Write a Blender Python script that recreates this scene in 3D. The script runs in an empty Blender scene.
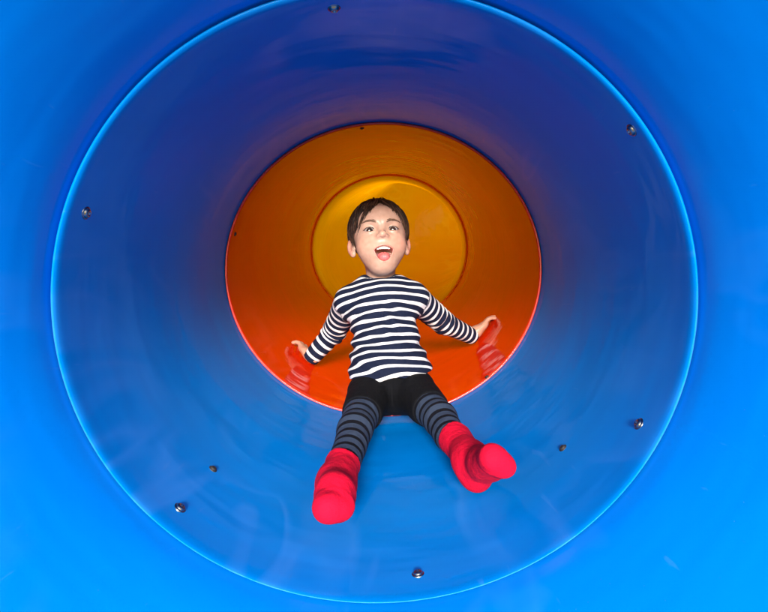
import bpy, math, random
import numpy as np
from mathutils import Vector, Matrix

# ------------------------------------------------------------------ camera, sky, sun, exposure
S = bpy.context.scene
C = S.collection
H0 = 0.41                      # height of the camera above the ground; the code below works in metres from the lens
F = 520.0                      # focal length in pixels of a 768 px wide frame
cam_d = bpy.data.cameras.new('camera'); cam = bpy.data.objects.new('camera', cam_d); C.objects.link(cam)
cam.location = (0, 0, H0); cam.rotation_euler = (math.radians(90), 0, 0)
cam_d.sensor_width = 36; cam_d.lens = 36 * F / 768; cam_d.clip_start = 0.01; cam_d.clip_end = 2000
S.camera = cam

SUN_EL = 12.5                  # the sun stands behind the camera and shines into the mouth of the slide
SUN_AZ = -1.5                  # degrees it stands to the left of the viewing axis
w = bpy.data.worlds.new('World'); S.world = w; w.use_nodes = True
nt = w.node_tree; nt.nodes.clear()
out = nt.nodes.new('ShaderNodeOutputWorld'); bg = nt.nodes.new('ShaderNodeBackground'); sky = nt.nodes.new('ShaderNodeTexSky')
sky.sky_type = 'NISHITA'; sky.sun_disc = False
sky.sun_elevation = math.radians(SUN_EL); sky.sun_rotation = math.radians(180 - SUN_AZ)
sky.air_density = 1.0; sky.dust_density = 1.5
bg.inputs['Strength'].default_value = 0.065
nt.links.new(sky.outputs[0], bg.inputs[0]); nt.links.new(bg.outputs[0], out.inputs[0])
sd = bpy.data.lights.new('sun', 'SUN'); sd.energy = 1.5; sd.angle = math.radians(11); sd.color = (1, 0.97, 0.93)
sun = bpy.data.objects.new('sun', sd); C.objects.link(sun)
e, a = math.radians(SUN_EL), math.radians(SUN_AZ)
d = Vector((-math.sin(a) * math.cos(e), math.cos(a) * math.cos(e), -math.sin(e)))      # the way the light travels
sun.rotation_euler = d.to_track_quat('-Z', 'Y').to_euler(); sun.location = (0, -6, 4)
S.view_settings.view_transform = 'Standard'; S.view_settings.look = 'None'
S.view_settings.exposure = 2.35; S.view_settings.gamma = 1.0; S.view_settings.use_curve_mapping = False
S.render.engine = 'CYCLES'
try:
    S.cycles.use_denoising = True; S.cycles.max_bounces = 14; S.cycles.diffuse_bounces = 8; S.cycles.glossy_bounces = 6
    S.cycles.transmission_bounces = 8; S.cycles.sample_clamp_indirect = 8
except Exception: pass

# ------------------------------------------------------------------ helpers
rng = np.random.RandomState(7); random.seed(7)
def px(x, y, Y):
    return np.array([(x - 384) / F * Y, Y, (306 - y) / F * Y])

def mat(name):
    m = bpy.data.materials.new(name); m.use_nodes = True
    return m, m.node_tree, m.node_tree.nodes['Principled BSDF']
def node(t, kind, **kw):
    n = t.nodes.new(kind)
    for k, v in kw.items():
        if k in n.inputs: n.inputs[k].default_value = v
        else: setattr(n, k, v)
    return n
def ramp(t, fac, stops):
    r = t.nodes.new('ShaderNodeValToRGB'); el = r.color_ramp.elements
    while len(el) < len(stops): el.new(0.5)
    for i, (p, c) in enumerate(stops):
        el[i].position = p; el[i].color = (*c, 1) if len(c) == 3 else c
    t.links.new(fac, r.inputs[0]); return r
def math_n(t, op, a, b=None):
    n = t.nodes.new('ShaderNodeMath'); n.operation = op
    for i, v in enumerate((a, b)):
        if v is None: continue
        if isinstance(v, (int, float)): n.inputs[i].default_value = v
        else: t.links.new(v, n.inputs[i])
    return n.outputs[0]

ROOTLOC = {}
def link(name, verts, faces, m, parent=None, origin=(0, 0, 0), smooth=True, attrs=None, mats=None):
    """verts in metres from the lens; one mesh object, its origin given the same way"""
    v = np.asarray(verts, float); o0 = np.asarray(origin, float)
    me = bpy.data.meshes.new(name)
    me.from_pydata((v - o0).tolist(), [], [tuple(int(i) for i in f) for f in faces]); me.update()
    if smooth: me.polygons.foreach_set('use_smooth', [True] * len(me.polygons))
    for k, (dt, arr) in (attrs or {}).items():
        at = me.attributes.new(k, dt, 'POINT')
        if dt == 'FLOAT': at.data.foreach_set('value', np.asarray(arr, np.float32).ravel())
        else:
            c4 = np.ones((len(v), 4), np.float32); c4[:, :3] = arr; at.data.foreach_set('color', c4.ravel())
    for mm in (mats or [m]): me.materials.append(mm)
    ob = bpy.data.objects.new(name, me); C.objects.link(ob)
    if parent is None:
        ob.location = o0 + np.array([0, 0, H0]); ROOTLOC[ob.name] = o0
    else:
        r = parent; off = np.zeros(3)
        p0 = np.asarray(ROOTLOC[parent.name]); ob.parent = parent; ob.location = o0 - p0; ROOTLOC[ob.name] = o0
    return ob
def empty(name, loc):
    o = bpy.data.objects.new(name, None); C.objects.link(o); o.empty_display_size = 0.1
    o.location = np.asarray(loc, float) + np.array([0, 0, H0]); ROOTLOC[o.name] = np.asarray(loc, float)
    return o

# ---- signed distance fields and a surface-nets mesher
def ss(x, a, b):
    t = np.clip((x - a) / (b - a), 0, 1); return t * t * (3 - 2 * t)
def smin(a, b, k):
    h = np.clip(0.5 + 0.5 * (b - a) / k, 0, 1); return b * (1 - h) + a * h - k * h * (1 - h)
def smax(a, b, k): return -smin(-a, -b, k)
def ell(P, c, r):
    c = np.array(c); r = np.array(r)
    q = (P - c) / r; k0 = np.sqrt((q * q).sum(-1)) + 1e-9; q2 = (P - c) / (r * r); k1 = np.sqrt((q2 * q2).sum(-1)) + 1e-9
    return k0 * (k0 - 1) / k1
def cone(P, a, b, ra, rb):
    a = np.array(a, float); b = np.array(b, float); ab = b - a
    t = np.clip(((P - a) @ ab) / (ab @ ab), 0, 1)
    return np.sqrt(((P - a - t[..., None] * ab) ** 2).sum(-1)) - (ra + (rb - ra) * t)
def along(P, a, b):
    a = np.array(a, float); b = np.array(b, float); ab = b - a; L = np.linalg.norm(ab)
    return ((P - a) @ ab) / L
def nets(fn, lo, hi, h):
    lo = np.array(lo, float); hi = np.array(hi, float)
    n = np.ceil((hi - lo) / h).astype(int) + 1
    ax = [lo[i] + h * np.arange(n[i]) for i in range(3)]
    D = np.empty(n, np.float32)
    for i in range(n[0]):                                                # slab by slab, to keep memory small
        Y, Z = np.meshgrid(ax[1], ax[2], indexing='ij')
        D[i] = fn(np.stack([np.full_like(Y, ax[0][i]), Y, Z], -1))
    D[0] = D[-1] = 1e-3; D[:, 0] = D[:, -1] = 1e-3; D[:, :, 0] = D[:, :, -1] = 1e-3
    ins = D < 0
    cnt = np.zeros(n - 1, np.int8)
    for dx in (0, 1):
        for dy in (0, 1):
            for dz in (0, 1):
                cnt += ins[dx:n[0] - 1 + dx, dy:n[1] - 1 + dy, dz:n[2] - 1 + dz]
    act = (cnt > 0) & (cnt < 8); idx = np.argwhere(act)
    vid = -np.ones(n - 1, int); vid[act] = np.arange(len(idx))
    acc = np.zeros((len(idx), 3)); num = np.zeros(len(idx))
    for axis in range(3):
        u, v = [q for q in range(3) if q != axis]
        for a_ in (0, 1):
            for b_ in (0, 1):
                p0 = idx.copy(); p0[:, u] += a_; p0[:, v] += b_; p1 = p0.copy(); p1[:, axis] += 1
                d0 = D[tuple(p0.T)]; d1 = D[tuple(p1.T)]; m = (d0 < 0) != (d1 < 0)
                t = np.where(m, d0 / np.where(m, d0 - d1, 1), 0)
                q = p0.astype(float); q[:, axis] += t
                acc[m] += q[m]; num[m] += 1
    V = lo + h * acc / num[:, None]
    faces = []
    for axis in range(3):
        u, v = (axis + 1) % 3, (axis + 2) % 3
        s0 = [slice(None)] * 3; s1 = [slice(None)] * 3; s0[axis] = slice(0, -1); s1[axis] = slice(1, None)
        A = ins[tuple(s0)]; B = ins[tuple(s1)]
        e_ = np.argwhere(A != B); e_ = e_[(e_[:, u] > 0) & (e_[:, v] > 0) & (e_[:, u] < n[u] - 1) & (e_[:, v] < n[v] - 1)]
        fl = A[tuple(e_.T)]
        def at(du, dv):
            q = e_.copy(); q[:, u] += du; q[:, v] += dv; return vid[tuple(q.T)]
        q = np.stack([at(-1, -1), at(0, -1), at(0, 0), at(-1, 0)], 1)
        q[~fl] = q[~fl][:, ::-1]
        faces.append(q)
    return V, np.concatenate(faces)
def fold(P, seed, amp, dirs):
    r = np.random.RandomState(seed); s = 0
    for fx, fy, fz in dirs:
        s = s + np.sin(P[..., 0] * fx + P[..., 1] * fy + P[..., 2] * fz + r.rand() * 6.28 + 1.6 * np.sin(P[..., 0] * 31 + P[..., 2] * 23 + r.rand() * 6))
    return amp * s / len(dirs)

# ------------------------------------------------------------------ materials
def plastic(name, base, deep, rough=0.2, trans=0.25, swirl=0.5, wear_glint=None, spec=0.5, bump=0.0022, ior=1.22):
    """moulded polyethylene: pigment that lets some daylight through, a gloss with swirls (rubbed film; painted reflections in amber) and ripples"""
    m, t, p = mat(name)
    tc = t.nodes.new('ShaderNodeTexCoord')
    n1 = node(t, 'ShaderNodeTexNoise', Scale=2.2, Detail=3.0, Distortion=1.4); t.links.new(tc.outputs['Object'], n1.inputs['Vector'])
    mp = node(t, 'ShaderNodeMapping'); mp.inputs['Scale'].default_value = (7, 2.0, 7); t.links.new(tc.outputs['Object'], mp.inputs[0])
    n2 = node(t, 'ShaderNodeTexNoise', Scale=1.0, Detail=1.5, Distortion=1.5, Roughness=0.5); t.links.new(mp.outputs[0], n2.inputs['Vector'])
    c1 = ramp(t, n1.outputs[0], [(0.3, deep), (0.7, base)])
    # thin curling streaks: rubbed, scuffed film; golden reflections painted into the amber
    sw = ramp(t, n2.outputs[0], [(0.45, (0, 0, 0)), (0.51, (1, 1, 1)), (0.60, (0, 0, 0))])
    big = node(t, 'ShaderNodeTexNoise', Scale=3.1, Detail=1.0); t.links.new(tc.outputs['Object'], big.inputs['Vector'])
    gate = ramp(t, big.outputs[0], [(0.48, (0, 0, 0)), (0.66, (1, 1, 1))])
    f = math_n(t, 'MULTIPLY', sw.outputs[0], gate.outputs[0]); f = math_n(t, 'MULTIPLY', f, swirl * 0.20)
    mx = node(t, 'ShaderNodeMix', data_type='RGBA'); t.links.new(f, mx.inputs[0]); t.links.new(c1.outputs[0], mx.inputs[6])
    mx.inputs[7].default_value = (*[min(1, 0.02 + 0.07 * (1 - c) + 1.08 * c) for c in base], 1)
    col = mx.outputs[2]
    # specks of dust and short scratches
    ns = node(t, 'ShaderNodeTexVoronoi', Scale=55.0); ns.inputs['Randomness'].default_value = 1.0; t.links.new(tc.outputs['Object'], ns.inputs['Vector'])
    sp = ramp(t, ns.outputs['Distance'], [(0.0, (1, 1, 1)), (0.045, (0, 0, 0))])
    ms = node(t, 'ShaderNodeMapping'); ms.inputs['Scale'].default_value = (70, 9, 70); ms.inputs['Rotation'].default_value = (.3, .5, .8); t.links.new(tc.outputs['Object'], ms.inputs[0])
    nq = node(t, 'ShaderNodeTexNoise', Scale=1.0, Detail=2.0, Distortion=.6); t.links.new(ms.outputs[0], nq.inputs['Vector'])
    sc_ = ramp(t, nq.outputs[0], [(0.70, (0, 0, 0)), (0.76, (1, 1, 1))])
    fs_ = math_n(t, 'MINIMUM', math_n(t, 'ADD', math_n(t, 'MULTIPLY', sp.outputs[0], .16), math_n(t, 'MULTIPLY', sc_.outputs[0], .07)), .2)
    mz = node(t, 'ShaderNodeMix', data_type='RGBA'); t.links.new(fs_, mz.inputs[0]); t.links.new(col, mz.inputs[6]); mz.inputs[7].default_value = (*[min(1, 0.18 + 0.7 * c) for c in base], 1)
    col = mz.outputs[2]
    if wear_glint:                                                            # scuffed white edge along the lip; red and amber rims: painted bright edge
        at = node(t, 'ShaderNodeAttribute', attribute_name='wear_glint')
        nw = node(t, 'ShaderNodeTexNoise', Scale=30.0, Detail=3.0); t.links.new(tc.outputs['Object'], nw.inputs['Vector'])
        fw = math_n(t, 'MULTIPLY', at.outputs['Fac'], ramp(t, nw.outputs[0], [(0.3, (.45,) * 3), (0.55, (1, 1, 1))]).outputs[0])
        m2 = node(t, 'ShaderNodeMix', data_type='RGBA'); t.links.new(fw, m2.inputs[0]); t.links.new(col, m2.inputs[6]); m2.inputs[7].default_value = (*wear_glint, 1)
        col = m2.outputs[2]
    t.links.new(col, p.inputs['Base Color'])
    rr = ramp(t, n2.outputs[0], [(0.3, (rough * .8,) * 3), (0.75, (rough * 1.35,) * 3)])
    t.links.new(rr.outputs[0], p.inputs['Roughness'])
    p.inputs['Specular IOR Level'].default_value = spec; p.inputs['IOR'].default_value = ior
    # slow ripples of the moulded wall
    mr = node(t, 'ShaderNodeMapping'); mr.inputs['Scale'].default_value = (2.2, 7, 2.2); t.links.new(tc.outputs['Object'], mr.inputs[0])
    nr = node(t, 'ShaderNodeTexNoise', Scale=2.0, Detail=2.0); t.links.new(mr.outputs[0], nr.inputs['Vector'])
    gr = node(t, 'ShaderNodeTexNoise', Scale=260.0, Detail=1.0); t.links.new(tc.outputs['Object'], gr.inputs['Vector'])
    hsum = math_n(t, 'ADD', nr.outputs[0], math_n(t, 'MULTIPLY', gr.outputs[0], 0.012))
    b = node(t, 'ShaderNodeBump', Strength=1.0, Distance=bump); t.links.new(hsum, b.inputs['Height']); t.links.new(b.outputs[0], p.inputs['Normal'])
    tr = t.nodes.new('ShaderNodeBsdfTranslucent'); t.links.new(col, tr.inputs[0])
    mxs = node(t, 'ShaderNodeMixShader'); mxs.inputs[0].default_value = trans
    t.links.new(p.outputs[0], mxs.inputs[1]); t.links.new(tr.outputs[0], mxs.inputs[2])
    t.links.new(mxs.outputs[0], t.nodes['Material Output'].inputs[0])
    return m
BLUE_LIT = plastic('blue_plastic_lit', (0.0, 0.215, 0.77), (0.0, 0.195, 0.71), rough=0.22, trans=0.12, spec=0.4)  # colour lightened to stand for the stronger light near the mouth
BLUE_SHADED = plastic('blue_plastic_shaded_scuffed_lip', (0.0, 0.175, 0.58), (0.0, 0.150, 0.51), ior=1.11, rough=0.10, trans=0.0, spec=0.4, swirl=0.9, wear_glint=(0.26, 0.31, 0.33))  # same plastic, darkened in its colour for the dimmer tube; lip scuffs are wear
RED = plastic('orange_red_plastic', (0.76, 0.030, 0.001), (0.68, 0.021, 0.0), ior=1.36, rough=0.08, trans=0.10, swirl=0.5, wear_glint=(0.85, 0.06, 0.06))  # rim tint paints the glow of an edge catching light
YEL = plastic('amber_plastic', (0.96, 0.62, 0.004), (0.94, 0.56, 0.002), rough=0.12, ior=1.5, trans=0.8, swirl=2.6, wear_glint=(0.95, 0.6, 0.05), bump=0.02)  # strong swirl paints golden reflections into the colour; rim tint paints a bright line

STEEL, t, p = mat('bolt_steel'); p.inputs['Base Color'].default_value = (0.32, 0.30, 0.28, 1); p.inputs['Metallic'].default_value = 1; p.inputs['Roughness'].default_value = 0.25
DARK, t, p = mat('bolt_socket'); p.inputs['Base Color'].default_value = (0.02, 0.018, 0.018, 1); p.inputs['Roughness'].default_value = 0.6

# ------------------------------------------------------------------ the tube slide
# centre x, centre z, half width, half height of the tube at a distance Y from the lens
KY = np.array([0.08, 0.62, 1.27, 2.55]); KX = np.array([-.013, -.0113, -.0015, .0255]); KZ = np.array([.012, .012, .0903, .2820])
KA = np.array([.388, .380, .3795, .3775]); KB = np.array([.374, .3625, .3520, .3560])
SL = [0.0, 0.085, 0.150, 0.150]
def cz(Y):
    Y = np.asarray(Y, float); i = np.clip(np.searchsorted(KY, Y) - 1, 0, 2); h = KY[i + 1] - KY[i]; t = (Y - KY[i]) / h
    m = np.array(SL); return ((2*t**3-3*t**2+1)*KZ[i] + (t**3-2*t**2+t)*h*m[i] + (-2*t**3+3*t**2)*KZ[i+1] + (t**3-t**2)*h*m[i+1])
def ring(s):
    """s = arc coordinate; up to 2.62 it is Y, beyond that the tube bends up and to the right"""
    Y0 = 2.62
    if s <= Y0:
        c = np.array([np.interp(s, KY, KX), s, float(cz(s))]) if s <= 2.55 else np.array([.0255, s, .282 + .15 * (s - 2.55)])
        return c, np.array([1., 0, 0]), np.array([0, 0, 1.]), np.interp(s, KY, KA), np.interp(s, KY, KB)
    R = 0.95; ph = (s - Y0) / R
    c0 = np.array([.0255, Y0, .2925]); side = np.array([0.75, 0, 0.66]); side /= np.linalg.norm(side)
    fwd = np.array([0, 1., 0])
    c = c0 + side * R * (1 - math.cos(ph)) + fwd * R * math.sin(ph)
    f = fwd * math.cos(ph) + side * math.sin(ph)
    q = np.cross(fwd, side); rot = lambda v: (q*np.dot(q, v) + np.cross(q, np.cross(v, q))*1.0) if False else (v*math.cos(ph) + np.cross(-q, v)*math.sin(ph)*-1 + q*np.dot(q, v)*(1-math.cos(ph)))
    u = rot(np.array([1., 0, 0])); v = rot(np.array([0, 0, 1.]))
    return c, u, v, np.interp(s, KY, KA), np.interp(s, KY, KB)
N = 192
ANG = np.linspace(0, 2 * math.pi, N, endpoint=False)
def loft(profile):
    """profile: closed list of (s, extra radius[, per-angle function], wear)"""
    V = []; W = []
    for (s, r, wv) in profile:
        c, u, v, A, B = ring(s)
        rr = np.zeros(N) + (r(ANG) if callable(r) else r)
        V.append(c + np.cos(ANG)[:, None] * u * (A + rr)[:, None] + np.sin(ANG)[:, None] * v * (B + rr)[:, None])
        W.append(np.zeros(N) + (wv(ANG) if callable(wv) else wv))
    M = len(profile); Fc = []
    for i in range(M):
        j = (i + 1) % M
        for k in range(N):
            l = (k + 1) % N
            Fc.append((i*N+k, i*N+l, j*N+l, j*N+k))
    return np.concatenate(V), Fc, np.concatenate(W)
def section(s0, s1, rim, gap, m, name, label, parent, step=0.04, rim_out=None, lip=0.012, wear_glint=None, wear_glint_to=.36, end_gap=0.0, flange=True):
    """one moulded length of tube: rounded front rim, inner wall, outer wall and the bolting flange round the outside"""
    pts = []
    T = rim; rad = T / 2 if not callable(T) else None
    g = lambda k: (lambda A: (T(A) if callable(T) else T) * k)
    wf = (lambda k: (lambda A: wear_glint(A) * k)) if wear_glint else (lambda k: 0.0)
    # front rim, rounded: from the outside to the inside
    for q in np.linspace(0, 1, 7):
        an = math.pi * q
        pts.append((s0 + lip * (1 - math.sin(an)), g(0.5 + 0.5 * math.cos(an)), wf(1.0 if q < wear_glint_to else 0.0)))
    for s in np.arange(s0 + lip + .006, s1 - .02, step): pts.append((s, end_gap * ss(s, s1 - .30, s1 - .05), 0.0))
    pts += [(s1 - .02, end_gap, 0.0), (s1 - .002, end_gap, 0.0), (s1, end_gap, 0.0)]
    T1 = 0.008 + end_gap
    pts.append((s1, T1, 0.0))
    if flange:
        pts += [(s1, 0.045, 0.0), (s1 - .012, 0.045, 0.0), (s1 - .014, T1 + .002, 0.0)]
    for s in np.arange(s1 - .05, s0 + .05, -step): pts.append((s, T1, 0.0))
    pts += [(s0 + .034, T1, 0.0), (s0 + .033, 0.045, 0.0), (s0 + .021, 0.045, 0.0), (s0 + .019, T1, 0.0)]
    V, Fc, W = loft(pts)
    ob = link(name, V, [f[::-1] for f in Fc], m, parent, origin=ring(s0)[0], attrs={'wear_glint': ('FLOAT', W)})
    ob['label'] = label
    return ob

slide = empty('tube_slide', (0, 0.30, -0.38))
slide['label'] = 'enclosed tube slide moulded in blue, orange and amber plastic around the child'; slide['category'] = 'slide'
rim_a = lambda A: 0.0026 + 0.0060 * (0.5 + 0.5 * np.sin(A)) ** 0.7
wear_b = lambda A: np.clip(-np.sin(A) * 1.6 + .1, 0, 1)
# mouth: its inner wall stands a little outside the next section's lip
def mouth():
    pts = []
    for q in np.linspace(0, 1, 9):
        an = math.pi * q; pts.append((0.33 + .012 * (1 - math.sin(an)), 0.104 + 0.014 * math.cos(an), 0.0))
    pts.append((0.352, 0.0840, 0.0))
    gapf = lambda A: rim_a(A) + 0.0016
    for s in np.linspace(0.37, 0.60, 14): pts.append((s, (lambda k: (lambda A: 0.098 * (1 - k) + gapf(A) * k))(1 - ((.62 - s) / .30) ** 1.5), 0.0))
    pts += [(0.633, gapf, 0.0), (0.6355, gapf, 0.0), (0.636, 0.016, 0.0), (0.636, 0.052, 0.0), (0.625, 0.052, 0.0), (0.623, 0.020, 0.0)]
    for s in np.linspace(0.58, 0.38, 6): pts.append((s, 0.022 + .086 * ((.62 - s) / .28) ** 1.5, 0.0))
    pts += [(0.365, 0.106, 0.0), (0.353, 0.118, 0.0)]
    V, Fc, W = loft(pts)
    return V, [f[::-1] for f in Fc], W
V, Fc, W = mouth()
sec_a = link('tube_section', V, Fc, BLUE_LIT, slide, origin=(0, 0.30, 0)); sec_a['label'] = 'blue open mouth section nearest the camera, lit tone in its colour'
sec_b = section(0.616, 1.285, rim_a, 0, BLUE_SHADED, 'tube_section', 'blue section between the large bolted seam and the red lip', slide, wear_glint=wear_b, wear_glint_to=.5, end_gap=.0068)
sec_c = section(1.262, 2.565, 0.0064, 0, RED, 'tube_section', 'orange red section behind the child', slide, lip=.004, wear_glint=lambda A: 1.0, wear_glint_to=.8, end_gap=.0046)
# the last one bends away
sec_d = section(2.545, 5.0, 0.004, 0, YEL, 'tube_section', 'amber section at the far end bending away', slide, lip=.004, flange=False, wear_glint=lambda A: 1.0, wear_glint_to=.8)

def wall_point(x, y, extra=0.0):
    """where the line of sight through a pixel meets the inner wall"""
    for Y in np.arange(0.3, 3.0, 0.0005):
        p_ = px(x, y, Y); c, u, v, A, B = ring(Y)
        q = ((p_[0] - c[0]) / (A - extra)) ** 2 + ((p_[2] - c[2]) / (B - extra)) ** 2
        if q >= 1:
            nrm = -np.array([(p_[0] - c[0]) / A**2, 0, (p_[2] - c[2]) / B**2]); nrm[1] = .12 * abs(nrm[2]) * 0
            return p_, nrm / np.linalg.norm(nrm)
def bolt(x, y, r, dark, parent):
    p_, n = wall_point(x, y)
    if r < .0: return
    up = np.array([0, 1., 0]); t1 = np.cross(n, up); t1 /= np.linalg.norm(t1); t2 = np.cross(n, t1)
    prof = [(1.28, -0.3), (1.28, .10), (1.18, .16), (1.0, .17), (0.97, .34), (0.80, .55), (0.55, .68), (0.40, .70), (0.36, .42), (0.0, .40)]
    K = 20; V = []; Fc = []
    for (rr, hh) in prof:
        for k in range(K):
            an = 2 * math.pi * k / K
            V.append(p_ + r * rr * (math.cos(an) * t1 + math.sin(an) * t2) + n * hh * r)
    for i in range(len(prof) - 1):
        for k in range(K):
            l = (k + 1) % K; Fc.append((i*K+k, i*K+l, (i+1)*K+l, (i+1)*K+k))
    ob = link('bolt', V, Fc, DARK if dark else STEEL, parent, origin=p_)
    return ob
for (x, y, r, dk) in [(86, 213, .0066, 0), (632, 130, .0066, 0), (639, 424, .0064, 0), (563, 448, .0052, 1), (213, 469, .0052, 1), (180, 508, .0064, 0), (418, 574, .0064, 0), (334, 8, .0064, 0)]:
    bolt(x, y, r, dk, sec_b)
for (x, y) in [(362, 128), (235, 234), (487, 377)]:
    bolt(x, y, .0046, 1, sec_c)

# ------------------------------------------------------------------ ground outside
def ground():
    m, t, p = mat('playground_sand')
    tc = t.nodes.new('ShaderNodeTexCoord'); n = node(t, 'ShaderNodeTexNoise', Scale=6.0, Detail=8.0); t.links.new(tc.outputs['Object'], n.inputs['Vector'])
    c = ramp(t, n.outputs[0], [(0.3, (.28, .24, .18)), (0.7, (.40, .35, .28))]); t.links.new(c.outputs[0], p.inputs['Base Color']); p.inputs['Roughness'].default_value = 0.95
    b = node(t, 'ShaderNodeBump', Strength=0.6, Distance=0.02); t.links.new(n.outputs[0], b.inputs['Height']); t.links.new(b.outputs[0], p.inputs['Normal'])
    G = 24; q = np.linspace(-1, 1, G); q = np.sign(q) * np.abs(q) ** 3 * 600
    V = [(x, y, -H0) for y in q for x in q]; Fc = [(j*G+i, j*G+i+1, (j+1)*G+i+1, (j+1)*G+i) for j in range(G-1) for i in range(G-1)]
    g = link('ground', V, Fc, m); g['kind'] = 'structure'
ground()

# ------------------------------------------------------------------ the child
# joints, in metres from the lens (image left = the child's right side)
HIP_L, HIP_R = px(370, 394, 1.21), px(413, 391, 1.21)
KNEE_L, ANK_L = px(355, 430, 1.0), px(336, 483, .80)
KNEE_R, ANK_R = px(440, 419, 1.03), px(472, 461, .83)
SH_L, SH_R = px(349, 302, 1.34), px(414, 298, 1.34)
EL_L, EL_R = px(334, 332, 1.45), px(444, 323, 1.46)
WR_L, WR_R = px(312, 357, 1.47), px(471, 336, 1.55)
PEL = px(391, 388, 1.235); NECK = px(382, 283, 1.34); CHEST = px(383, 312, 1.31); BELLY = px(387, 352, 1.27)
HEAD = px(379.5, 241.5, 1.335)                      # between the ears
def rotm(pitch, yaw, roll):
    # local frame: x image right, y towards the camera (face forward), z up
    B = Matrix(((1, 0, 0), (0, -1, 0), (0, 0, 1)))
    Rx = Matrix.Rotation(math.radians(-pitch), 3, 'X'); Rz = Matrix.Rotation(math.radians(yaw), 3, 'Z'); Ry = Matrix.Rotation(math.radians(roll), 3, 'Y')
    return np.array(Rz @ Ry @ Rx @ B)
HM = rotm(12.0, 5.0, -3.0)
def head_world(V): return np.asarray(V) @ HM.T + HEAD

SKIN, t, p = mat('skin')
at = node(t, 'ShaderNodeAttribute', attribute_name='tint'); 
nz = node(t, 'ShaderNodeTexNoise', Scale=85.0, Detail=5.0); tc = t.nodes.new('ShaderNodeTexCoord'); t.links.new(tc.outputs['Object'], nz.inputs['Vector'])
mx = node(t, 'ShaderNodeMix', data_type='RGBA', blend_type='MULTIPLY'); mx.inputs[0].default_value = 1.0
t.links.new(at.outputs['Color'], mx.inputs[6]); t.links.new(ramp(t, nz.outputs[0], [(0.35, (.86, .80, .78)), (0.7, (1, 1, 1))]).outputs[0], mx.inputs[7])
t.links.new(mx.outputs[2], p.inputs['Base Color']); p.inputs['Roughness'].default_value = 0.42; p.inputs['Specular IOR Level'].default_value = 0.4
p.inputs['Subsurface Weight'].default_value = 0.12; p.inputs['Subsurface Radius'].default_value = (1.0, .4, .25); p.inputs['Subsurface Scale'].default_value = 0.006

EYE_C = [np.array([-.0285, .0640, .0050]), np.array([.0285, .0640, .0050])]
ER = .0134
MC = np.array([.0015, .082, -.0510])              # centre of the open mouth
def mouth_d(P):
    """2-D distance in the face plane to the D-shaped mouth opening: wide on top, narrower below"""
    x = P[..., 0] - MC[0]; z = P[..., 2] - MC[2]
    wd = .0222 * np.sqrt(np.clip(1 - np.clip((.0085 - z) / .0325, 0, 1) ** 1.8, 0.0001, 1))
    top = .0110 - 0.32 * x * x / .0205
    return np.maximum(np.maximum(np.abs(x) - wd, z - top), -.0238 - z)
def head_sdf(P):
    x, y, z = P[..., 0], P[..., 1], P[..., 2]
    ax = np.stack([np.abs(x), y, z], -1)
    d_ = ell(P, (0, -.012, .030), (.0705, .086, .073))
    d_ = smin(d_, ell(P, (0, .030, -.010), (.0585, .052, .060)), .03)
    d_ = smin(d_, ell(P, (0, .030, -.048), (.0445, .046, .046)), .03)       # jaw
    d_ = smin(d_, ell(P, (0, .0475, -.0785), (.0245, .0220, .0170)), .024)      # chin
    d_ = smin(d_, ell(ax, (.0345, .047, -.030), (.024, .027, .026)), .018)  # cheeks, lifted by the laugh
    d_ = smin(d_, ell(P, (0, .052, .038), (.047, .030, .030)), .024)        # forehead
    d_ = smin(d_, cone(ax, (.008, .0765, .0235), (.036, .064, .021), .0055, .0045), .013)   # brow ridge
    d_ = smax(d_, -ell(ax, (.0290, .0900, .0045), (.0185, .0165, .0115)), .012)  # sockets
    # eyelids over the eyeball, opening cut out
    ec = EYE_C[1]
    lid = np.sqrt(((ax - ec) ** 2).sum(-1)) - (ER + .0022)
    dx = (ax[..., 0] - ec[0]); dz = z - ec[2]
    almond = np.maximum(dz - (.0056 - 24 * dx * dx), -(dz + (.0047 - 20 * dx * dx)))
    almond = np.maximum(almond, .0640 - y)
    lid = np.maximum(lid, -almond)
    ball_clear = np.maximum(np.sqrt(((ax - ec) ** 2).sum(-1)) - (ER + .0004), almond)
    d_ = smin(d_, lid, .004)
    d_ = np.maximum(d_, -ball_clear)
    # nose
    n_ = cone(P, (0, .0775, .010), (0, .0915, -.0125), .0046, .0066)
    n_ = smin(n_, ell(P, (0, .0925, -.0140), (.0088, .0086, .0073)), .006)
    n_ = smin(n_, ell(ax, (.0092, .0865, -.0168), (.0054, .0066, .0050)), .005)
    n_ = smax(n_, -ell(ax, (.0050, .0930, -.0240), (.0026, .0036, .0036)), .002)
    d_ = smin(d_, n_, .009)
    # muzzle, lips, mouth hole
    d_ = smin(d_, ell(P, (MC[0], .058, -.045), (.031, .025, .030)), .018)
    md = mouth_d(P)
    lip = np.sqrt(np.maximum(md + .0002, 0) ** 2 + 0) - .0044
    front = ell(P, (MC[0], .058, -.045), (.0335, .0275, .0335))
    d_ = smin(d_, np.maximum(np.maximum(lip, front - .0012), .066 - y), .004)
    hole = np.maximum(md, .045 - y)
    d_ = smax(d_, -hole, .0025)
    # ears
    ex = ax - np.array([.0735, -.012, -.008])
    er = np.stack([ex[..., 0] * .86 + ex[..., 1] * .5, -ex[..., 0] * .5 + ex[..., 1] * .86, ex[..., 2] + .12 * ex[..., 1]], -1)
    ear = ell(er, (-.001, 0, 0), (.0065, .0165, .0235))
    ear = smin(ear, ell(er, (-.002, .006, -.020), (.006, .009, .009)), .006)
    ear = smax(ear, -ell(er, (.0065, .003, .002), (.0048, .0100, .0150)), .003)
    ear = smin(ear, ell(er, (-.001, .009, -.003), (.005, .005, .007)), .004)
    d_ = smin(d_, ear, .006)
    d_ = smin(d_, cone(P, (0, -.020, -.050), (-.002, -.034, -.150), .0385, .0350), .022)   # neck
    return d_
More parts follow.
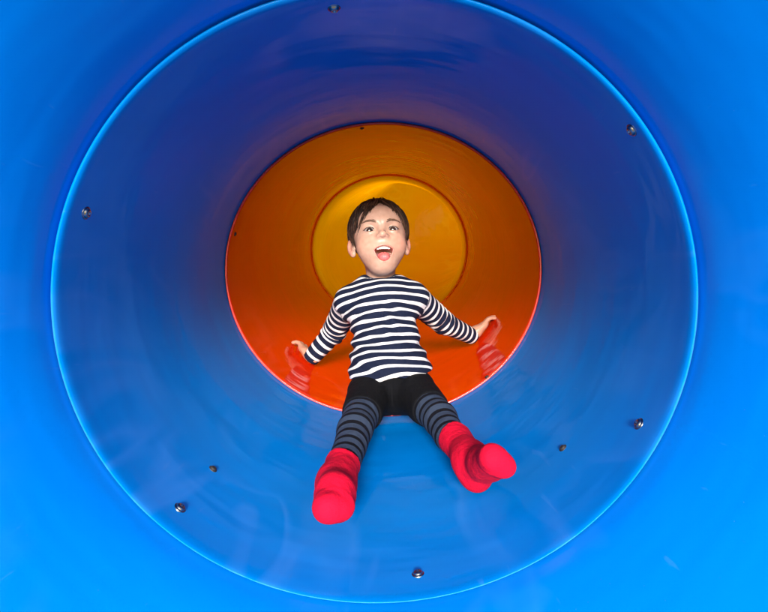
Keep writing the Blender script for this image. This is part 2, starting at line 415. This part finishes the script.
hv, hf = nets(head_sdf, (-.10, -.115, -.15), (.10, .115, .115), .0016)
lx, ly, lz = hv.T
md = mouth_d(hv)
tint = np.tile(np.array([.45, .280, .210]), (len(hv), 1))
def blend(mask, col):
    global tint
    tint = tint * (1 - mask[:, None]) + np.array(col) * mask[:, None]
ckd = np.sqrt((np.abs(lx) - .038) ** 2 + (lz + .030) ** 2); blend(np.exp(-(ckd / .017) ** 2) * .5 * (ly > .02), (.56, .20, .14))
blend(np.exp(-(((lx) / .010) ** 2 + ((lz + .015) / .009) ** 2)) * .35 * (ly > .085), (.68, .30, .22))
blend((1 - ss(md, .0034, .0050)) * (md > -.004) * (ly > .060) * .8, (.52, .17, .13))
blend((1 - ss(md, -.0022, -.0008)) * (ly > .04), (.14, .012, .012))
eard = np.clip((np.abs(lx) - .066) / .008, 0, 1); blend(eard * .45 * (ly < .03), (.70, .27, .19))
for ec in EYE_C:
    r2 = np.sqrt(((hv - ec) ** 2).sum(1)); dz_ = lz - ec[2]; dx_ = np.abs(lx - ec[0])
    up_ = (r2 < ER + .0035) & (dz_ > 0) & (ly > .064)
    edge = np.abs(dz_ - (.0056 - 24 * dx_ ** 2)); blend(np.where(up_, 1 - ss(edge, .0013, .0024), 0), (.05, .025, .02))
    lo_ = (r2 < ER + .0035) & (dz_ < 0) & (ly > .064); edge = np.abs(dz_ + (.0047 - 20 * dx_ ** 2)); blend(np.where(lo_, (1 - ss(edge, .0006, .0014)) * .55, 0), (.20, .09, .07))
    blend(np.exp(-(((lx - ec[0]) / .015) ** 2 + ((lz - ec[2] + .009) / .005) ** 2)) * .22 * (ly > .05), (.42, .22, .17))
head_v, head_t = head_world(hv), tint

# ---- hands
def hand_mesh(wr, tip, wall_n, flip):
    yd = np.array(tip) - wr; yd /= np.linalg.norm(yd); zd = wall_n - yd * (wall_n @ yd); zd /= np.linalg.norm(zd); xd = np.cross(yd, zd)
    M = np.stack([xd, yd, zd], 1)                                        # z = away from the wall (back of the hand)
    fing = [(-.0195, .047, .036, -15), (-.0070, .051, .043, -4), (.0060, .049, .040, 6), (.0180, .043, .030, 18)]
    def sdf(P):
        d_ = ell(P, (0, .026, .0), (.0260, .0310, .0120))
        d_ = smin(d_, cone(P, (0, -.006, .002), (0, .010, .001), .0165, .0160), .012)
        d_ = smin(d_, ell(P, (-.014, .040, .001), (.0125, .0120, .0085)), .006); d_ = smin(d_, ell(P, (.011, .038, .001), (.0135, .0120, .0080)), .006)
        for i, (x0, y0, L, sp) in enumerate(fing):
            s_, c_ = math.sin(math.radians(sp)), math.cos(math.radians(sp)); a0 = np.array([x0, y0 - .008, .001])
            j1 = a0 + np.array([s_ * L * .45, c_ * L * .45 + .004, .0045]); j2 = j1 + np.array([s_ * L * .32, c_ * L * .32, -.0030]); j3 = j2 + np.array([s_ * L * .26, c_ * L * .26, -.0065])
            r = .0062 if i < 3 else .0054
            f_ = np.minimum(np.minimum(cone(P, a0, j1, r + .0006, r), cone(P, j1, j2, r, r - .0005)), cone(P, j2, j3, r - .0005, r - .0014))
            d_ = smin(d_, f_, .003)
        s = -1
        t0 = np.array([s * .016, .010, -.001]); t1 = np.array([s * .031, .026, -.003]); t2 = np.array([s * .038, .041, -.006]); t3 = np.array([s * .0395, .051, -.009])
        d_ = smin(d_, cone(P, t0, t1, .0098, .0080), .006); d_ = smin(d_, np.minimum(cone(P, t1, t2, .0078, .0068), cone(P, t2, t3, .0068, .0054)), .003)
        return d_
    V, Fc = nets(sdf, (-.055, -.045, -.03), (.045, .105, .03), .0015)
    if flip: V = V * np.array([-1, 1, 1]); Fc = Fc[:, ::-1]
    tn = np.tile(np.array([.44, .24, .17]), (len(V), 1)); k = np.clip((V[:, 1] - .05) / .05, 0, 1)[:, None] * .4; tn = tn * (1 - k) + np.array([.68, .30, .21]) * k
    return (V * 1.14) @ M.T + wr, Fc, tn
def inward(P_):
    c, u, v, A, B = ring(P_[1]); n = -np.array([(P_[0] - c[0]) / A**2, 0, (P_[2] - c[2]) / B**2]); return n / np.linalg.norm(n)
TIP_R, TIP_L = px(488, 322, 1.585), px(301, 346, 1.535)
h1 = hand_mesh(WR_R + (TIP_R - WR_R) * .10, TIP_R, inward(TIP_R), False)
h2 = hand_mesh(WR_L + (TIP_L - WR_L) * .0, TIP_L, inward(TIP_L), True)
# ---- trunk and limbs under the clothes
def limbs(P, g=0.0):
    d_ = cone(P, SH_L, EL_L, .026 + g, .021 + g); d_ = np.minimum(d_, cone(P, EL_L, WR_L, .021 + g, .0165 + g))
    e_ = cone(P, SH_R, EL_R, .026 + g, .021 + g); e_ = np.minimum(e_, cone(P, EL_R, WR_R, .021 + g, .0165 + g))
    return d_, e_
def trunk(P, g=0.0):
    d_ = ell(P, PEL + np.array([0, 0, .012]), (.083 + g, .062 + g, .068 + g))
    d_ = smin(d_, ell(P, BELLY, (.079 + g, .058 + g, .075 + g)), .05)
    d_ = smin(d_, ell(P, CHEST, (.083 + g, .056 + g, .078 + g)), .05)
    d_ = smin(d_, cone(P, SH_L + np.array([.012, 0, .002]), SH_R + np.array([-.012, 0, .002]), .031 + g, .031 + g), .035)
    d_ = smin(d_, cone(P, px(366, 287, 1.345), px(397, 286, 1.345), .024 + g, .024 + g), .03)
    return d_
def leg(P, hip, kn, an, g=0.0):
    d_ = cone(P, hip, kn, .044 + g, .029 + g)
    sh = kn + (an - kn) * .35 + np.array([0, 0, -.006])
    d_ = smin(d_, np.minimum(cone(P, kn, sh, .028 + g, .027 + g), cone(P, sh, an, .027 + g, .0195 + g)), .015)
    return d_
def body_sdf(P):
    d_ = trunk(P, -.004); a_, b_ = limbs(P, -.002); d_ = smin(d_, a_, .02); d_ = smin(d_, b_, .02)
    d_ = smin(d_, leg(P, HIP_L, KNEE_L, ANK_L, -.004), .03); d_ = smin(d_, leg(P, HIP_R, KNEE_R, ANK_R, -.004), .03)
    d_ = smin(d_, cone(P, NECK + np.array([0, .01, -.03]), HEAD + np.array([0, .03, -.09]), .034, .033), .012)
    d_ = smax(d_, P[..., 2] - (NECK[2] + .004), .004)
    return d_
bv, bf = nets(body_sdf, (-.26, .74, -.34), (.31, 1.66, .12), .0055)
bt = np.tile(np.array([.64, .40, .29]), (len(bv), 1))
allv = [bv, head_v, h1[0], h2[0]]; fs = [bf, hf, h1[1], h2[1]]; tt = [bt, head_t, h1[2], h2[2]]
off = np.cumsum([0] + [len(v_) for v_ in allv])[:-1]
SEAT = np.array([PEL[0], PEL[1], PEL[2] - .06])
child = link('person', np.concatenate(allv), np.concatenate([f_ + o_ for f_, o_ in zip(fs, off)]), SKIN, origin=SEAT,
             attrs={'tint': ('FLOAT_COLOR', np.concatenate(tt))})
child['label'] = 'laughing dark haired child in striped shirt and red socks sitting inside the tube slide'; child['category'] = 'child'

# ---- clothes
def cloth_mat(name, a, b, pitch, duty, rough=0.85, knit=900.0, attr='stripe', alt=None):
    m, t, p = mat(name)
    at = node(t, 'ShaderNodeAttribute', attribute_name=attr)
    tc = t.nodes.new('ShaderNodeTexCoord'); nz = node(t, 'ShaderNodeTexNoise', Scale=22.0, Detail=2.0); t.links.new(tc.outputs['Object'], nz.inputs['Vector'])
    wob = math_n(t, 'MULTIPLY', math_n(t, 'SUBTRACT', nz.outputs[0], 0.5), 0.0035 if b else 0)
    u = math_n(t, 'ADD', at.outputs['Fac'], wob)
    fr = math_n(t, 'FRACT', math_n(t, 'DIVIDE', u, pitch))
    n2 = node(t, 'ShaderNodeTexNoise', Scale=14.0, Detail=4.0); t.links.new(tc.outputs['Object'], n2.inputs['Vector'])
    if b:
        e_ = .02
        r = ramp(t, fr, [(0.0, a), (1 - duty - e_, a), (1 - duty, b), (1 - e_, b), (1.0, a)])
        col = r.outputs[0]
    else:
        col = ramp(t, n2.outputs[0], [(0.3, tuple(.8 * c for c in a)), (0.7, a)]).outputs[0]
    t.links.new(col, p.inputs['Base Color']); p.inputs['Roughness'].default_value = rough; p.inputs['Specular IOR Level'].default_value = 0.12
    p.inputs['Sheen Weight'].default_value = 0.0; p.inputs['Sheen Roughness'].default_value = 0.5
    k = node(t, 'ShaderNodeTexNoise', Scale=knit, Detail=1.0); t.links.new(tc.outputs['Object'], k.inputs['Vector'])
    cr = node(t, 'ShaderNodeTexNoise', Scale=45.0, Detail=3.0); t.links.new(tc.outputs['Object'], cr.inputs['Vector'])
    hh = math_n(t, 'ADD', math_n(t, 'MULTIPLY', k.outputs[0], .12), cr.outputs[0])
    bp = node(t, 'ShaderNodeBump', Strength=0.7, Distance=0.006); t.links.new(hh, bp.inputs['Height']); t.links.new(bp.outputs[0], p.inputs['Normal'])
    return m
SHIRT = cloth_mat('navy_white_jersey', (.0055, .009, .026), (.58, .58, .61), .0215, .33)
TIGHTS = cloth_mat('slate_black_knit', (.004, .0045, .008), (.034, .050, .086), .0265, .62)
SHORTS = cloth_mat('black_jersey', (.0028, .0032, .005), None, 1, 0)
SOCK = cloth_mat('red_knit', (.60, .003, .028), None, 1, 0, knit=700)

UPT = CHEST - PEL; UPT = UPT / np.linalg.norm(UPT)
def arm_u(P, sh, el, wr):
    """distance along the arm, for the hoops of the sleeve"""
    L = np.linalg.norm(el - sh)
    a1 = np.clip(along(P, sh, el), -1, L); a2 = np.clip(along(P, el, wr), 0, 1)
    return a1 + a2
hem_z = lambda P: -.166 + .10 * (P[..., 0] - PEL[0]) - .012 * np.cos((P[..., 0] - PEL[0]) * 30) * 0 + .004 * np.sin(P[..., 0] * 70)
def sleeve(P):
    out_ = []
    for sh, el, wr, sd in ((SH_L, EL_L, WR_L, 1), (SH_R, EL_R, WR_R, 2)):
        wr2 = wr + (wr - el) / np.linalg.norm(wr - el) * -.002
        u_ = arm_u(P, sh, el, wr)
        d_ = smin(cone(P, sh, el, .039, .0305), cone(P, el, wr2, .0305, .0245), .012)
        d_ = d_ + 0.0026 * np.sin(u_ * 300 + 2.2 * np.sin(P[..., 0] * 60 + P[..., 2] * 40)) * ss(np.abs(u_ - .13), .09, .01)
        d_ = np.maximum(d_, along(P, el, wr2) - np.linalg.norm(wr2 - el) - .012)
        out_.append(d_)
    return out_
def shirt_sdf(P):
    d_ = trunk(P, .006)
    x, z = P[..., 0], P[..., 2]
    # loose folds: diagonal drags from the armpits, slack round the waist
    w1 = np.exp(-((z + .125) / .055) ** 2); w2 = np.exp(-((z + .03) / .05) ** 2)
    d_ = d_ + w1 * .0058 * np.sin(z * 190 + 22 * x + 2.0 * np.sin(x * 34 + 1.0)) + w2 * .0036 * np.sin(z * 150 + np.abs(x - CHEST[0]) * 95 + 1.3 * np.sin(x * 40))
    d_ = d_ + fold(P, 3, .0020, [(60, 30, 50), (-50, 20, 70), (30, 60, -60)])
    sl = sleeve(P)
    d_ = smin(d_, sl[0], .020); d_ = smin(d_, sl[1], .020)
    hz = hem_z(P)
    arm_zone = np.minimum(sl[0], sl[1]) < .012
    cut = np.where(arm_zone & (np.abs(x - BELLY[0]) > .098), -1.0, hz - z)
    flare = ell(P, PEL + np.array([0, 0, .035]), (.094, .071, .075))
    d_ = smin(d_, flare, .03)
    d_ = smax(d_, cut, .003)
    # neckline
    nc = HEAD + np.array([.001, .028, -.112])
    nk = cone(P, nc + np.array([0, .002, -.03]), nc + np.array([.0, -.002, .08]), .0405, .0430)
    collar = np.maximum(cone(P, nc + np.array([0, .001, -.03]), nc + np.array([0, 0, .06]), .0455, .0465), np.abs(z - (NECK[2] - .001) + .5 * (1.335 - P[..., 1]) * .55) - .0085)
    d_ = smin(d_, collar, .004)
    d_ = smax(d_, -nk, .002)
    return d_
sv, sf = nets(shirt_sdf, (-.25, 1.16, -.245), (.31, 1.66, .12), .0032)
sl = sleeve(sv); tor = trunk(sv, .008)
u_t = along(sv, PEL, PEL + UPT) + .0045 * np.cos((sv[:, 0] - BELLY[0]) * 17) - .015 * (sv[:, 0] - BELLY[0])
u_t = u_t + .06 * np.maximum(np.abs(sv[:, 0] - CHEST[0]) - .045, 0) * (sv[:, 2] > -.02)
u_t = u_t + .0048 * np.sin(sv[:, 2] * 60 + sv[:, 0] * 30) * np.exp(-((sv[:, 2] + .13) / .05) ** 2)
ul = arm_u(sv, SH_L, EL_L, WR_L) * .90; ur = arm_u(sv, SH_R, EL_R, WR_R) * .86
al = (sl[0] < tor - .004) & (along(sv, SH_L, EL_L) > .012) & (sv[:, 0] < CHEST[0]); ar = (sl[1] < tor - .004) & (along(sv, SH_R, EL_R) > .012) & (sv[:, 0] > CHEST[0])
u_all = np.where(al, ul, np.where(ar, ur, u_t + .010))
# navy neckband
nc = HEAD + np.array([.001, .028, -.112]); rad_n = np.sqrt((sv[:, 0] - nc[0]) ** 2 + (sv[:, 1] - nc[1]) ** 2)
band = (rad_n < .0600) & (sv[:, 2] > NECK[2] - .035); u_all[band] = .001
shirt = link('shirt', sv, sf, SHIRT, child, origin=CHEST, attrs={'stripe': ('FLOAT', u_all)})

def shorts_sdf(P):
    d_ = ell(P, PEL + np.array([0, 0, -.002]), (.0885, .066, .063))
    lim = .132
    for hip, kn in ((HIP_L, KNEE_L), (HIP_R, KNEE_R)):
        e_ = cone(P, hip, kn, .0525, .0350); e_ = np.maximum(e_, along(P, hip, kn) - lim - .02 * 0)
        d_ = smin(d_, e_, .022)
    d_ = d_ + fold(P, 9, .0012, [(90, 40, 30), (-70, 60, 40), (20, 80, 90)])
    d_ = d_ + .0022 * np.exp(-((P[..., 0] - PEL[0] - .002) / .0025) ** 2) * (P[..., 1] < PEL[1])     # centre seam
    return smax(d_, P[..., 2] - (PEL[2] + .060), .006)
v_, f_ = nets(shorts_sdf, (-.12, 1.02, -.31), (.16, 1.34, -.12), .0030)
link('shorts', v_, f_, SHORTS, child, origin=PEL, attrs={'stripe': ('FLOAT', np.zeros(len(v_)))})

def tights(hip, kn, an, sock_at):
    def sdf(P):
        d_ = leg(P, hip, kn, an, .0035)
        u_ = along(P, hip, kn); 
        d_ = d_ + fold(P, 5, .0006, [(70, 50, 60), (-60, 90, 30)])
        d_ = np.maximum(d_, along(P, kn, an) - sock_at - .02)
        return np.maximum(d_, .03 - u_)
    lo = np.minimum(np.minimum(hip, kn), an) - .07; hi = np.maximum(np.maximum(hip, kn), an) + .07
    v_, f_ = nets(sdf, lo, hi, .0028)
    L = np.linalg.norm(kn - hip); u_ = np.clip(along(v_, hip, kn), -1, L) + np.clip(along(v_, kn, an), 0, 1)
    return link('leggings_leg', v_, f_, TIGHTS, child, origin=kn, attrs={'stripe': ('FLOAT', u_)})
tights(HIP_L, KNEE_L, ANK_L, .125); tights(HIP_R, KNEE_R, ANK_R, .085)

def sock(kn, an, heel, ball, toe, start, seed, side, rr, up, ri):
    """ankle, heel, ball and toe of the foot inside a knitted sock"""
    ax_ = (an - kn) / np.linalg.norm(an - kn); top = kn + ax_ * start
    def sdf(P):
        d_ = cone(P, top - ax_ * .01, an, .0310, .0235)
        d_ = np.maximum(d_, start - along(P, kn, an) + .0025 * np.sin(P[..., 0] * 90))
        d_ = smin(d_, ell(P, heel, (.0215, .0235, .0235)), .014)
        big, sml = toe - side * .0132, toe + side * .0125 + (heel - toe) * .12
        instep = an * .5 + toe * .5 + up
        d_ = smin(d_, cone(P, an, instep, .0235, ri), .036)
        d_ = smin(d_, np.minimum(cone(P, heel, big, .0190, rr), cone(P, heel, sml, .0185, rr * .85)), .014)
        d_ = smin(d_, cone(P, big, sml, rr * .98, rr * .83), .012)
        d_ = smin(d_, cone(P, instep, big * .6 + sml * .4, ri * .88, rr), .034)
        # the thin toe seam and tension folds of the knit
        ts = along(P, heel, toe) / np.linalg.norm(toe - heel)
        d_ = d_ - .0007 * np.exp(-((ts - .93) / .025) ** 2)
        wr_ = np.exp(-(((P - an) ** 2).sum(-1)) / .033 ** 2)
        ul_ = along(P, kn, an)
        return d_ + 0.0002 * wr_ * np.sin(ul_ * 300 + P[..., 0] * 80) + fold(P, seed, .0009, [(80, 60, 90), (-90, 70, 40), (60, -80, 70)])
    pts = np.array([top, an, heel, ball, toe]); v_, f_ = nets(sdf, pts.min(0) - .06, pts.max(0) + .06, .0024)
    return link('sock', v_, f_, SOCK, child, origin=an, attrs={'stripe': ('FLOAT', np.zeros(len(v_)))})
s1 = np.array([1., .1, -.1]); s1 /= np.linalg.norm(s1)
sock(KNEE_L, ANK_L, px(336, 494, .795), px(336, 501, .745), px(335, 508, .700), .142, 11, s1, .0118, np.array([0, -.010, .007]), .0215)
s2 = np.array([.75, -.1, -.35]); s2 /= np.linalg.norm(s2)
sock(KNEE_R, ANK_R, px(477, 475, .825), px(491, 466, .740), px(500, 461, .700), .105, 12, s2, .0106, np.array([.0, .004, .0]), .0150)

# ---- eyes, brows, teeth, tongue
def uv_sphere(c, r, K=24, L=16, sc=(1, 1, 1)):
    V = [c + r * np.array([0, 0, 1.]) * sc]; 
    for i in range(1, L):
        th = math.pi * i / L
        for k in range(K):
            an = 2 * math.pi * k / K; V.append(c + r * np.array([math.sin(th)*math.cos(an), math.sin(th)*math.sin(an), math.cos(th)]) * sc)
    V.append(c - r * np.array([0, 0, 1.]) * sc); Fc = [(0, 1 + k, 1 + (k+1) % K) for k in range(K)]
    for i in range(L - 2):
        for k in range(K):
            l = (k+1) % K; Fc.append((1+i*K+k, 1+(i+1)*K+k, 1+(i+1)*K+l, 1+i*K+l))
    e_ = len(V) - 1; Fc += [(e_, 1+(L-2)*K+(k+1) % K, 1+(L-2)*K+k) for k in range(K)]
    return np.array(V), Fc
EYEM, t, p = mat('eyeball'); at = node(t, 'ShaderNodeAttribute', attribute_name='gaze')
c = ramp(t, at.outputs['Fac'], [(0.0, (.004, .003, .003)), (.20, (.004, .003, .003)), (.24, (.040, .020, .011)), (.50, (.026, .014, .009)), (.56, (.01, .007, .006)), (.61, (.30, .27, .26)), (1.0, (.28, .21, .20))])
t.links.new(c.outputs[0], p.inputs['Base Color']); p.inputs['Roughness'].default_value = 0.06; p.inputs['Coat Weight'].default_value = 0.6
for ec in EYE_C:
    V, Fc = uv_sphere(ec, ER, 40, 32)
    V = V.copy(); look = HM.T @ (np.array([0, 0, 0]) - head_world(ec)); look /= np.linalg.norm(look); look = look * .60 + np.array([0, 1, 0]) * .40; look /= np.linalg.norm(look)
    g = np.arccos(np.clip(((V - ec) / ER) @ look, -1, 1)) / 1.1
    link('eye', head_world(V), [q[::-1] for q in Fc], EYEM, child, origin=head_world(ec), attrs={'gaze': ('FLOAT', np.clip(g, 0, 1))})
HAIRM, t, p = mat('dark_brown_hair'); at = node(t, 'ShaderNodeAttribute', attribute_name='shade')
c = ramp(t, at.outputs['Fac'], [(0, (.006, .003, .002)), (1, (.070, .030, .016))]); t.links.new(c.outputs[0], p.inputs['Base Color']); p.inputs['Roughness'].default_value = 0.6; p.inputs['Specular IOR Level'].default_value = 0.22
BROWM, t, p = mat('eyebrow_hair'); p.inputs['Base Color'].default_value = (.13, .070, .046, 1); p.inputs['Roughness'].default_value = 0.6
def strands(curves, widths, K=4):
    V = []; Fc = []; A = []
    for cv, (w0, w1, shd) in zip(curves, widths):
        cv = np.asarray(cv); n = len(cv); b0 = len(V)
        tg = np.gradient(cv, axis=0)
        for i in range(n):
            tt_ = tg[i] / (np.linalg.norm(tg[i]) + 1e-9); s_ = np.cross(tt_, [.3, .5, .8]); s_ /= np.linalg.norm(s_); q_ = np.cross(tt_, s_)
            w_ = w0 + (w1 - w0) * (i / (n - 1)) ** 1.5
            for k in range(K):
                an = 2 * math.pi * k / K; V.append(cv[i] + w_ * (math.cos(an) * s_ + math.sin(an) * q_)); A.append(shd)
        for i in range(n - 1):
            for k in range(K):
                l = (k + 1) % K; Fc.append((b0+i*K+k, b0+i*K+l, b0+(i+1)*K+l, b0+(i+1)*K+k))
    return np.array(V), Fc, A
def face_y(x, z):
    """front surface of the head at (x, z), found on its distance field"""
    lo = .02; ys = np.linspace(.12, .0, 121); P = np.stack([np.full(121, x), ys, np.full(121, z)], -1); dd = head_sdf(P); i = np.argmax(dd < 0); return ys[i]
for sgn in (-1, 1):
    cs = []; ws = []
    for k in range(90):
        q = random.random(); x = sgn * (.012 + .030 * q); z = .0215 + .0046 * math.sin(q * 2.4) + .0034 * random.uniform(-1, 1) * (1 - .6 * q)
        pts = []
        for i in range(4):
            xx = x + sgn * .0030 * i * .8; zz = z + (.0022 - .0030 * q) * i * .7; pts.append((xx, face_y(xx, zz) + .0008, zz))
        cs.append(head_world(np.array(pts))); ws.append((.00055, .00022, random.uniform(.2, .8)))
    V, Fc, A = strands(cs, ws, 3); link('eyebrow', V, Fc, BROWM, child, origin=cs[0][0], attrs={'shade': ('FLOAT', A)})
TEETH, t, p = mat('tooth_enamel'); p.inputs['Base Color'].default_value = (.80, .76, .68, 1); p.inputs['Roughness'].default_value = 0.2
TONG, t, p = mat('tongue_pink'); p.inputs['Base Color'].default_value = (.62, .15, .15, 1); p.inputs['Roughness'].default_value = 0.3; p.inputs['Subsurface Weight'].default_value = 0.2; p.inputs['Subsurface Scale'].default_value = 0.004
def teeth_sdf(P):
    d_ = np.full(P.shape[:-1], 1.0)
    for k in range(-3, 4):
        if k == 0: continue
        xc = (k - .5 * np.sign(k)) * .0054; yc = .0765 - 18 * xc * xc
        b = np.abs(P - np.array([MC[0] + xc, yc, MC[2] + .0100 + 8 * xc * xc * 0])) - np.array([.0017, .0008, .0034]); d_ = np.minimum(d_, np.sqrt((np.maximum(b, 0) ** 2).sum(-1)) - .0009)
    return d_
v_, f_ = nets(teeth_sdf, (-.025, .055, -.065), (.028, .085, -.035), .0006)
link('teeth', head_world(v_), f_, TEETH, child, origin=head_world(MC))
def tongue_sdf(P):
    d_ = ell(P, (MC[0] + .001, .069, MC[2] - .0145), (.0135, .0160, .0100))
    return smin(d_, ell(P, (MC[0] + .001, .056, MC[2] - .006), (.015, .012, .010)), .006) + .0010 * np.exp(-((P[..., 0] - MC[0] - .001) / .0014) ** 2)
v_, f_ = nets(tongue_sdf, (-.025, .035, -.095), (.028, .09, -.045), .0009)
link('tongue', head_world(v_), f_, TONG, child, origin=head_world(MC))

# ---- hair: a close cap under combed strands
def hairline(x):
    """height of the fringe edge on the face: high at the parting, low at the temples"""
    a_ = abs(x - .004)
    return .083 - .042 * min(1, a_ / .036) ** 0.9 - .044 * max(0, min(1, (a_ - .036) / .030)) ** 1.3
HL = np.vectorize(hairline)
def cap_sdf(P):
    d_ = ell(P, (0, -.014, .033), (.0745, .0895, .0755))
    x, y, z = P[..., 0], P[..., 1], P[..., 2]
    d_ = d_ - .0012 * np.sin(x * 260 + 3 * np.sin(z * 60)) * .6
    f_ = np.where(y > .012, (HL(x) + .006 - z), -1)
    side = np.where(y > -.028, np.maximum(-.012 - z, 0) + (-.012 - z) * 0 + np.where(z < -.008, .01, -1), -1)
    back = -.060 - z
    return np.maximum(np.maximum(d_, f_), np.maximum(side, back))
v_, f_ = nets(cap_sdf, (-.09, -.12, -.08), (.09, .10, .12), .0020)
cs = []; ws = []
CC = np.array([0, -.014, .033]); RR = np.array([.0750, .0900, .0765])
whorl = np.array([.012, -.040, .092])
for k in range(5200):
    phi = random.uniform(-math.pi, math.pi)                              # 0 = towards the face
    th1 = None
    lift = random.uniform(.99, 1.05) + (.05 * random.random() if k % 37 == 0 else 0); sway = random.uniform(-.16, .16)
    pts = []; L = random.uniform(.55, .95); th0 = random.uniform(.02, 1.75)
    for i in range(8):
        th = th0 + L * i / 7
        ph = phi + sway * i / 7
        fr = max(0, math.cos(phi)) ** 2
        ph = ph + (1 if phi > .05 else -1) * fr * .42 * max(0, th - .55)
        v3 = np.array([math.sin(th) * math.sin(ph), math.sin(th) * math.cos(ph), math.cos(th)])
        q = CC + RR * v3 * (lift + .012 * math.sin(i * .9) + (.022 * (i / 7) ** 2 if k % 9 == 0 else 0))
        limit = HL(q[0]) if q[1] > .012 else (-.014 if q[1] > -.028 else -.064)
        lim = limit + .002 - .009 * ((k * 7919) % 100) / 100
        if q[2] < lim - (.013 * random.random() if k % 5 == 0 else 0): break
        pts.append(q)
    if len(pts) >= 3:
        cs.append(head_world(np.array(pts))); ws.append(((.0028 if k % 5 == 0 else .0010), .0002, random.random() ** 1.5))
for sgn in (-1, 1):                                                      # sideburns before the ears
    for k in range(90):
        x0 = sgn * random.uniform(.0600, .0690); y0 = random.uniform(.004, .030); z0 = random.uniform(.0, .03)
        pts = []
        for i in range(5):
            z = z0 - .007 * i; lo_ = .0
            xs = np.linspace(.09, .03, 61) * sgn; dd = head_sdf(np.stack([xs, np.full(61, y0 - .001 * i), np.full(61, z)], -1)); j = int(np.argmax(dd < .0012))
            pts.append((xs[j], y0 - .001 * i, z))
        cs.append(head_world(np.array(pts))); ws.append((.0008, .0002, random.random() ** 1.5))
for k in range(150):                                                     # fringe locks combed down and sideways from the parting
    sg = -1 if k % 5 < 3 else 1; q_ = random.random()
    xe = .006 + sg * (.006 + .056 * q_); over = random.uniform(-.006, .010) * (.5 + .5 * q_)
    ze = float(hairline(xe)) - over
    x0_, z0_ = .006 + sg * random.uniform(.0, .018) + sg * .02 * q_, .100 - .006 * q_
    pts = []
    for i in range(7):
        f2 = i / 6; xx = x0_ + (xe + sg * .004 - x0_) * f2 ** 1.2; zz = z0_ + (ze - z0_) * f2 ** 1.15
        r2 = 1 - ((xx) / .0745) ** 2 - ((zz - .033) / .0760) ** 2
        yy = -.014 + .0895 * math.sqrt(max(r2, .0)) + .0015 + .003 * math.sin(f2 * 3.1)
        yf = face_y(xx, zz) + .0012 if (f2 > .45 and r2 > .02) else 0
        pts.append((xx, max(yy, yf), zz))
    cs.append(head_world(np.array(pts))); ws.append((random.uniform(.0014, .0026), .0002, random.random() ** 2))
for k in range(7):                                                       # one stray lock standing up at the crown
    b = np.array([.000 + .002 * k / 7, -.02, .108]); cs.append(head_world(np.array([b, b + [-.001 + .001 * k, 0, .007], b + [.002 + .0016 * k, .002, .013], b + [.006 + .002 * k, .002, .017]]))); ws.append((.0005, .00015, .3))
V, Fc, A = strands(cs, ws, 4)
hv2 = head_world(v_); nV = len(hv2)
link('hair', np.concatenate([hv2, V]), [tuple(q) for q in f_] + [tuple(i + nV for i in q) for q in Fc], HAIRM, child, origin=head_world(CC), attrs={'shade': ('FLOAT', np.concatenate([np.full(nV, .15), A]))})
